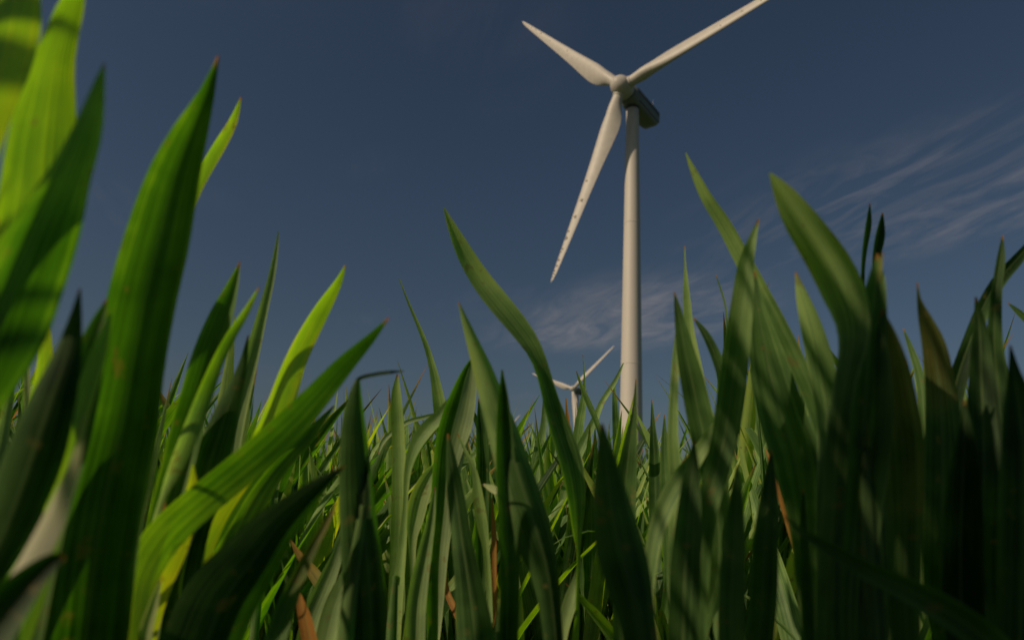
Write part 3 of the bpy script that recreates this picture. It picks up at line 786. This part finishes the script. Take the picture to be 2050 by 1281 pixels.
# ---- between the far turbine and the tower
hero('cereal_plant', 'slim leaf leaning right whose tip touches the big turbine tower', [
    lf([(1248, 726, 2), (1231, 765, 9), (1206, 805, 11), (1191, 840, 14), (1171, 880, 18), (1150, 930, 20), (1130, 990, 18), (1110, 1080, 14)], (.5, .47), .2, .45, tip=.2),
    lf([(1154, 743, 2), (1165, 775, 8), (1180, 810, 12), (1195, 845, 11), (1205, 880, 10), (1214, 930, 10), (1216, 1000, 10)], (.48, .48), .1, .45)])
hero('cereal_plant', 'needle thin leaf in front of the far turbine blades', [
    lf([(1168, 710, 2), (1170, 760, 4), (1168, 800, 13), (1161, 850, 19), (1155, 900, 20), (1150, 1000, 16)], (.55, .54), .2, .5)])
hero('cereal_plant', 'pair of light green leaves left of the far turbine', [
    lf([(1090, 778, 2), (1088, 850, 13), (1080, 900, 22), (1070, 960, 24), (1062, 1060, 18)], (.5, .49), .2, .5, pale=.05),
    lf([(1100, 798, 3), (1105, 860, 16), (1100, 930, 18), (1092, 1020, 14)], (.52, .5), -.5, .65)])
hero('cereal_plant', 'withered orange leaf tip in front of the far turbine tower', [
    lf([(1134, 796, 2), (1137, 840, 8), (1140, 880, 13), (1144, 930, 11), (1146, 1010, 8)], (.6, .6), .3, .8, dry=[1, .9, .5, 0])])
hero('cereal_plant', 'small upright leaf between the far turbine and the tower', [
    lf([(1228, 766, 3), (1232, 810, 12), (1234, 880, 15), (1236, 930, 16), (1238, 1010, 14)], (.5, .5), .1, .45)])
hero('cereal_plant', 'green leaf standing in front of the foot of the big tower', [
    lf([(1274, 758, 2), (1270, 820, 10), (1263, 870, 22), (1256, 930, 36), (1250, 1000, 46), (1248, 1120, 48), (1246, 1250, 40)], (.3, .28), -.1, .3)])
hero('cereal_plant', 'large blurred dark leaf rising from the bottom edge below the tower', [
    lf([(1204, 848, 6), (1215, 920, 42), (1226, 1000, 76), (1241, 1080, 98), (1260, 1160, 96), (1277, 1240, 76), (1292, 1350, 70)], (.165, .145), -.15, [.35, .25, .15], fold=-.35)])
hero('cereal_plant', 'dark upright leaves directly right of the tower foot', [
    lf([(1305, 800, 2), (1307, 850, 10), (1310, 910, 20), (1312, 980, 26), (1312, 1100, 24)], (.42, .4), 0, .25),
    lf([(1330, 830, 2), (1330, 880, 12), (1332, 950, 20), (1336, 1040, 24), (1340, 1150, 22)], (.38, .37), .2, .3)])
# ---- right
hero('cereal_plant', 'twisted thin leaf with a long pale needle tip, leftmost of the tall right group', [
    lf([(1372, 493, 2), (1373, 530, 4), (1374, 560, 9), (1375, 600, 15), (1380, 660, 19), (1392, 720, 23), (1410, 800, 25), (1428, 870, 25), (1438, 980, 20)], (.3, .27), .3, [.6, .5, .4])])
hero('cereal_plant', 'dark leaf with short brown tip, left edge of the tall right group', [
    lf([(1350, 585, 2), (1358, 630, 17), (1371, 700, 34), (1385, 760, 46), (1400, 830, 52), (1415, 900, 52), (1430, 980, 46), (1440, 1100, 40)], (.24, .22), -.1, .2, fold=.3),
    lf([(1356, 640, 3), (1352, 720, 15), (1350, 800, 18), (1350, 880, 23), (1354, 950, 27), (1350, 1040, 22), (1345, 1150, 18)], (.26, .24), .3, .45)])
hero('cereal_plant', 'wiry thin leaf with hooked pale tip inside the right group', [
    lf([(1433, 550, 2), (1445, 585, 4), (1454, 620, 4), (1456, 670, 6), (1450, 720, 11), (1445, 800, 14), (1442, 900, 14)], (.32, .3), .1, .3),
    lf([(1389, 637, 3), (1411, 670, 15), (1434, 720, 21), (1449, 770, 23), (1452, 830, 22), (1448, 930, 20)], (.27, .25), -.3, .15)])
hero('cereal_plant', 'smooth light green upright leaf crossing in front of the long diagonal leaf on the right', [
    lf([(1520, 437, 3), (1506, 480, 17), (1493, 530, 31), (1487, 590, 41), (1479, 660, 48), (1471, 730, 52), (1462, 800, 54), (1450, 880, 52), (1432, 950, 46), (1415, 1020, 42), (1405, 1100, 38), (1398, 1240, 34)], (.22, .2), -.05, [.6, .55, .4, .25, .2], fold=.35)])
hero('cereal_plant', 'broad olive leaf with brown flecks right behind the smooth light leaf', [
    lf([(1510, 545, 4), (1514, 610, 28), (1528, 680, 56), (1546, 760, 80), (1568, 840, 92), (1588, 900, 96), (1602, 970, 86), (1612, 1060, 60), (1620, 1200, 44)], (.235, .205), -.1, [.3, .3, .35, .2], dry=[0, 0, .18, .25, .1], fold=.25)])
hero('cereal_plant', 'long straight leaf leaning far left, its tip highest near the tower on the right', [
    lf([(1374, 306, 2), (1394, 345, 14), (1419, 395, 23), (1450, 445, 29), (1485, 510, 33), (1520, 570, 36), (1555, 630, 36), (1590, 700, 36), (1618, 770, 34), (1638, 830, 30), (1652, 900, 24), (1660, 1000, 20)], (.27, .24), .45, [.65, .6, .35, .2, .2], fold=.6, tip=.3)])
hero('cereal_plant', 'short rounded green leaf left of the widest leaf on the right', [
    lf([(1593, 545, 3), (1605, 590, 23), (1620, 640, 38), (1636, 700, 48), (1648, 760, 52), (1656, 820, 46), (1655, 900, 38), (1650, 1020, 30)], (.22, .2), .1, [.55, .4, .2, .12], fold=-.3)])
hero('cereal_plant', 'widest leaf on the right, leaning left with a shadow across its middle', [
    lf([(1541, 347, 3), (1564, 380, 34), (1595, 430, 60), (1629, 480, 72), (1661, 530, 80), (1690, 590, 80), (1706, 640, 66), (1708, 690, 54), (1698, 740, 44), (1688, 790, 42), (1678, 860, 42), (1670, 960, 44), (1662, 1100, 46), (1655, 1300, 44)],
       (.185, .165), -.05, [.75, .65, .4, .2, .2, .2], fold=-.25, dtw=.3, tip=.2)])  # tone paints the sunlit top and the shaded blade below
hero('cereal_plant', 'leaf with brown midline standing right of the widest leaf, small forked tip', [
    lf([(1757, 506, 4), (1755, 560, 32), (1748, 610, 48), (1740, 680, 62), (1734, 760, 82), (1730, 840, 96), (1725, 940, 92), (1715, 1050, 82), (1700, 1250, 76)], (.185, .165), -.15, [.4, .35, .25, .15], fold=.4),
    lf([(1768, 505, 2), (1763, 530, 8), (1758, 570, 10), (1756, 640, 12)], (.184, .183), .3, .5, dry=.35)])
hero('cereal_plant', 'olive leaf with a withered brown edge overlapping the fork-tipped leaf', [
    lf([(1765, 618, 3), (1776, 680, 42), (1790, 750, 62), (1802, 830, 74), (1810, 900, 76), (1812, 1010, 66), (1812, 1200, 56)], (.18, .165), .1, [.4, .35, .2, .1], dry=[.45, .4, .3, .1, 0])])
hero('cereal_plant', 'two thin dark leaf tips side by side against the clouds on the right', [
    lf([(1737, 408, 2), (1733, 450, 11), (1729, 500, 9), (1729, 550, 7), (1731, 620, 9), (1735, 760, 12)], (.27, .26), -.9, .05),
    lf([(1762, 427, 3), (1757, 470, 17), (1753, 510, 15), (1752, 560, 9), (1750, 660, 10), (1745, 780, 12)], (.26, .25), -.9, .05)])
hero('cereal_plant', 'ragged curled dark leaf with a pale needle tip in the right quarter', [
    lf([(1835, 567, 2), (1839, 602, 8), (1851, 640, 25), (1868, 690, 42), (1880, 760, 52), (1886, 840, 62), (1886, 950, 72), (1884, 1100, 70)], (.21, .19), -.2, .12, dry=[.3, .35, .1, 0, 0]),
    lf([(1808, 657, 2), (1825, 700, 11), (1841, 750, 16), (1850, 820, 18), (1852, 920, 16)], (.3, .28), .1, .35)])
hero('cereal_plant', 'dark upright leaf crossing a diagonal one near the right edge', [
    lf([(2008, 470, 2), (2003, 520, 15), (1995, 570, 17), (1990, 640, 23), (1991, 700, 30), (2000, 780, 42), (2006, 870, 52), (2008, 1000, 54)], (.24, .22), -.2, .15),
    lf([(2085, 455, 3), (2042, 513, 20), (2002, 560, 25), (1970, 612, 26), (1941, 680, 28), (1915, 760, 32), (1900, 850, 37), (1890, 1000, 36)], (.26, .24), -.3, .1)])
hero('cereal_plant', 'dark pointed leaf left of the crossing leaves near the right edge', [
    lf([(1953, 595, 3), (1962, 660, 25), (1965, 740, 42), (1968, 830, 58), (1970, 950, 64), (1968, 1100, 60)], (.21, .19), -.15, .12)])
hero('cereal_plant', 'leaf tip entering from the right edge below the crossing leaves', [
    lf([(2018, 606, 2), (2040, 625, 11), (2068, 655, 15), (2090, 720, 18), (2095, 850, 18)], (.3, .28), .1, .3)])
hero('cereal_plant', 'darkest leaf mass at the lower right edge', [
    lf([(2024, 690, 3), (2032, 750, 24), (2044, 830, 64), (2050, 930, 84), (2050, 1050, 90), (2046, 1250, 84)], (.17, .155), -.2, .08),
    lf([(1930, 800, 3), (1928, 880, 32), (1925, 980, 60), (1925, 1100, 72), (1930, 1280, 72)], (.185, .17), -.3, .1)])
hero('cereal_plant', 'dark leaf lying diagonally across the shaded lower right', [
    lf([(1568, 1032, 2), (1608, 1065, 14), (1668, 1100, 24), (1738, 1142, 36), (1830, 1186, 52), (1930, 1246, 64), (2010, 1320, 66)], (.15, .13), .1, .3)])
hero('cereal_plant', 'light green leaf crossing diagonally under the smooth light leaf', [
    lf([(1447, 826, 3), (1422, 870, 22), (1391, 920, 31), (1356, 970, 41), (1331, 1020, 38), (1312, 1080, 32), (1300, 1180, 24)], (.22, .2), .2, [.55, .45, .3])])
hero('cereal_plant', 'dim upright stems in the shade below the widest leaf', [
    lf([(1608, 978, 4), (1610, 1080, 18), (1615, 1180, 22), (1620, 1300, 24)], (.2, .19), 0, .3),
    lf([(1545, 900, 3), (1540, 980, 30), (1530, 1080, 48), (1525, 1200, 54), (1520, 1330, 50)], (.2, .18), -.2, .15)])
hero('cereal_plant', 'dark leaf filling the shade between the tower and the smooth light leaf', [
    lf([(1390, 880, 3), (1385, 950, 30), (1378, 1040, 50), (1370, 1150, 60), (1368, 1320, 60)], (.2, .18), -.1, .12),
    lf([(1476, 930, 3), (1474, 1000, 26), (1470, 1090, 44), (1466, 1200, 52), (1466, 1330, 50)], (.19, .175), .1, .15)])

N_FIELD, FIELD_R0, FIELD_R1 = 218, 0.34, 1.15


def field_ok(x, y, r):
    t = x / max(y, .01)
    if r < .50 and -.30 < t < .24: return False          # gap of low sky left of the tower
    if r < .42 and t < -.1: return False
    return True


def field_scale(x, y, r):
    t = x / max(y, .01)
    s = float(np.clip(rng.normal(.93, .10), .7, 1.2))
    if t > .28: s *= 1.12
    return s



# ------------------------------------------------------------------ the crop: plants one can tell apart, then the mass behind
def arc_leaf(base, az, length, lean, droop, w, n=9, twist=0.0):
    """one blade growing from a stem: rows tip -> base"""
    ts = np.linspace(0, 1, n)
    ang = lean + droop * ts ** 1.6
    step = length / (n - 1)
    pts = [np.array(base, float)]
    for i in range(1, n):
        a = 0.5 * (ang[i] + ang[i - 1])
        pts.append(pts[-1] + step * np.array([math.sin(a) * math.cos(az), math.sin(a) * math.sin(az), math.cos(a)]))
    P = np.array(pts)[::-1]
    tt = ts[::-1]
    ww = w * np.clip(np.interp(tt, [0, .12, .35, .6, .8, .93, 1], [.55, .85, 1, .86, .55, .22, .02]), 0.02, 1)
    T = np.gradient(P, axis=0); T /= np.linalg.norm(T, axis=1)[:, None]
    h_ = np.array([-math.sin(az), math.cos(az), 0.0])
    S = np.tile(h_, (n, 1)); Nn = np.cross(S, T); Nn /= np.linalg.norm(Nn, axis=1)[:, None]
    tv = (twist * (tt))[:, None]
    S2 = S * np.cos(tv) + Nn * np.sin(tv); N2 = Nn * np.cos(tv) - S * np.sin(tv)
    return P, S2, N2, ww, tt


def make_plant(height, nl, nseg, nu, k, erect=False):
    """list of parts (name, V, Q, attrs, uv)"""
    parts = []
    sh = height * rng.uniform(.45, .6)
    bend = rng.normal(0, .03, 2)
    sp = lambda z: np.array([bend[0] * (z / height) ** 2 * height, bend[1] * (z / height) ** 2 * height, z])
    zs = np.linspace(-.01, sh, 5)
    parts.append(('stem', *tube_mesh(np.array([sp(max(z, 0)) + [0, 0, min(z, 0)] for z in zs]), np.linspace(.0024, .0016, 5), .3, rng.choice([0, 0, .5]), k)))
    az = rng.uniform(0, 6.28)
    for i in range(nl):
        fr = (i + .6) / nl
        z = sh * (0.15 + .85 * fr)
        ln = (height - z) * rng.uniform(.95, 1.15) + .02 + (1 - fr) * .03
        lean = rng.uniform(.05, .30) + (1 - fr) * .35
        droop = rng.choice([rng.uniform(0, .4), rng.uniform(.4, 1.3), rng.uniform(1.2, 2.2)], p=[.55, .33, .12])
        if i == 0: ln *= .75
        if erect: droop = min(droop, .35); lean = min(lean, .2)
        if i == nl - 1: lean, droop = rng.uniform(0, .15), rng.uniform(0, .35)
        P, S, Nn, w, tt = arc_leaf(sp(z), az, ln, lean, droop, rng.choice([rng.uniform(.004, .008), rng.uniform(.009, .0165)], p=[.4, .6]), nseg, rng.normal(0, 1.0))
        dry_leaf = (i == 0 and rng.random() < .2)
        tone = np.clip(rng.normal(.50, .20), .05, .95)
        dr = np.clip((tt - rng.choice([.93, .97, 1.1])) / .05, 0, 1) if not dry_leaf else np.clip(tt * 1.2, 0, 1) * .9
        V, Q, A, uv = leaf_mesh(P, S, Nn, w, tone, dr, 0, np.full(len(P), rng.uniform(.2, .6)), nu)
        parts.append(('leaf', V, Q, A, uv))
        az += math.pi + rng.normal(0, .5)
    return parts


def join_parts(parts):
    Vs, Qs, n0 = [], [], 0
    at_ = {k: [] for k in ('tone', 'dry', 'pale')}; uvs = []
    for _, V, Q, A, uv in parts:
        Vs.append(V); Qs.append(Q + n0); n0 += len(V); uvs.append(uv)
        for k in at_: at_[k].append(A[k])
    return np.vstack(Vs), np.vstack(Qs), {k: np.concatenate(v) for k, v in at_.items()}, np.vstack(uvs)


protos = []
for i in range(16):
    h_ = rng.uniform(.9, 1.1) * .25
    protos.append([(nm, np_mesh(nm, V, Q, LEAF, A, uv)) for nm, V, Q, A, uv in make_plant(h_, int(rng.integers(3, 6)), 12, 5, 6)])
PROTO_H = [max(v.co.z for _, me in p_ for v in me.vertices) for p_ in protos]
CROP_LABEL = 'slender green cereal plant in the dense crop behind the large foreground leaves'
FIELD_SPOTS = []
tries = 0
while len(FIELD_SPOTS) < N_FIELD and tries < 20000:
    tries += 1
    r = math.sqrt(rng.uniform(FIELD_R0 ** 2, FIELD_R1 ** 2)); a = rng.uniform(-.72, .72)
    x, y = r * math.sin(a), r * math.cos(a)
    if not field_ok(x, y, r): continue
    if any((x - u) ** 2 + (y - v) ** 2 < .02 ** 2 for u, v in FIELD_SPOTS): continue
    FIELD_SPOTS.append((x, y))
first = set()
for (x, y) in FIELD_SPOTS:
    pi_ = int(rng.integers(0, len(protos)))
    r = math.hypot(x, y)
    root = empty('cereal_plant', (x, y, 0))
    tag(root, CROP_LABEL, 'plant', 'crop plants behind the foreground')
    root.rotation_euler = (rng.normal(0, .07), rng.normal(0.04, .05), rng.uniform(0, 6.28))
    sc_ = field_scale(x, y, r)
    t_ = x / y
    sc_ = min(sc_, (.15 + (.27 if t_ > .30 else .10 if t_ > .06 else .13 if t_ > -.4 else .2) * y) / PROTO_H[pi_])
    root.scale = (min(sc_, 1.15),) * 2 + (sc_,)
    for nm, me in protos[pi_]:
        obj(nm, me, root)


def crop_mass(name, label, regions):
    """many small plants joined into one mesh; regions: (count, sampler, nseg, nu, nl, hscale)"""
    Vs, Qs, uvs = [], [], []; at_ = {k: [] for k in ('tone', 'dry', 'pale')}
    n0 = 0
    for count, sampler, nseg, nu, nl, hs, ws, *er in regions:
        lib = [join_parts(make_plant(.25, nl, nseg, nu, 3, bool(er))) for _ in range(24)]
        pts = sampler(count)
        for j in range(24):
            sel = pts[j::24]
            if len(sel) == 0: continue
            V, Q, A, uv = lib[j]
            m = len(sel)
            th = rng.uniform(0, 6.28, m); c, s_ = np.cos(th), np.sin(th)
            hh = rng.normal(hs, .11 * hs, m); ls = .25 if hs > 1.4 else 1.0
            X = (V[None, :, 0] * c[:, None] - V[None, :, 1] * s_[:, None]) * ws + V[None, :, 2] * rng.normal(.04, .08, m)[:, None] * ls
            Y = (V[None, :, 0] * s_[:, None] + V[None, :, 1] * c[:, None]) * ws + V[None, :, 2] * rng.normal(0, .08, m)[:, None] * ls
            Z = V[None, :, 2] * hh[:, None]
            W_ = np.stack([X + sel[:, 0:1], Y + sel[:, 1:2], Z], -1).reshape(-1, 3)
            Qm = (Q[None] + (np.arange(m) * len(V))[:, None, None]).reshape(-1, 4) + n0
            n0 += len(W_)
            Vs.append(W_); Qs.append(Qm); uvs.append(np.tile(uv, (m, 1)))
            jit = np.repeat(rng.normal(-.16, .14, m), len(V))
            for k in at_:
                v = np.tile(A[k], m)
                at_[k].append(np.clip(v + jit, 0, 1) if k == 'tone' else v)
    me = np_mesh(name, np.vstack(Vs), np.vstack(Qs), LEAF, {k: np.concatenate(v) for k, v in at_.items()}, np.vstack(uvs))
    o = obj(name, me)
    tag(o, label, 'crop', kind='stuff')
    print(name, 'quads', sum(len(q_) for q_ in Qs))


def wedge(r0, r1, half=.80):
    def f(n):
        r = np.sqrt(rng.uniform(r0 ** 2, r1 ** 2, n)); a = rng.uniform(-half, half, n)
        return np.stack([r * np.sin(a), r * np.cos(a)], 1)
    return f


def outside(r0, r1, half=.80):
    def f(n):
        r = np.sqrt(rng.uniform(r0 ** 2, r1 ** 2, n)); a = rng.uniform(half, 2 * math.pi - half, n)
        return np.stack([r * np.sin(a), r * np.cos(a)], 1)
    return f


def near_shade_crop(n):
    """unseen crop added behind and left of the viewpoint to shade the foreground"""
    out_ = []
    while len(out_) < n:
        s_ = rng.uniform(.11, .50); p_ = rng.uniform(-.30, .16)
        x, y = s_ * -.85 + p_ * .53, s_ * -.53 + p_ * -.85
        if math.hypot(x, y) < .09 or (y > -.05 and abs(x) < 1.3 * y + .13) or p_ < -.05 or (y > -.05 and abs(x) < .08): continue
        out_.append((x, y))
    return np.array(out_)


def tall_shade_crop(n):  # extra-tall unseen plants added to throw shade on the right-hand leaves
    s_ = rng.uniform(.11, .27, n); p_ = rng.uniform(-.074, .045, n)
    return np.stack([s_ * -.85 + p_ * .53, s_ * -.53 + p_ * -.85], 1)


crop_mass('crop', 'dense green cereal crop stretching back to the horizon', [
    (520, wedge(.45, 1.15, .7), 8, 3, 5, .70, 1.1, True),
    (2600, wedge(1.12, 3.2), 7, 3, 4, 1.0, 1.0),
    (4200, wedge(3.0, 8.0), 5, 3, 3, 1.0, 1.3),
    (6500, wedge(8.0, 30.0), 4, 2, 3, 1.0, 2.2),
    (5200, outside(.55, 3.0, 1.0), 6, 3, 4, 1.0, 1.0),
    (120, tall_shade_crop, 8, 3, 5, 1.54, 1.5, True),  # added out of view, height set by the shade it casts
    (150, near_shade_crop, 8, 3, 5, 1.12, 1.2, True),  # added out of view to shade the lower foreground
    (3500, outside(3.0, 14.0), 4, 2, 3, 1.0, 1.8),
])
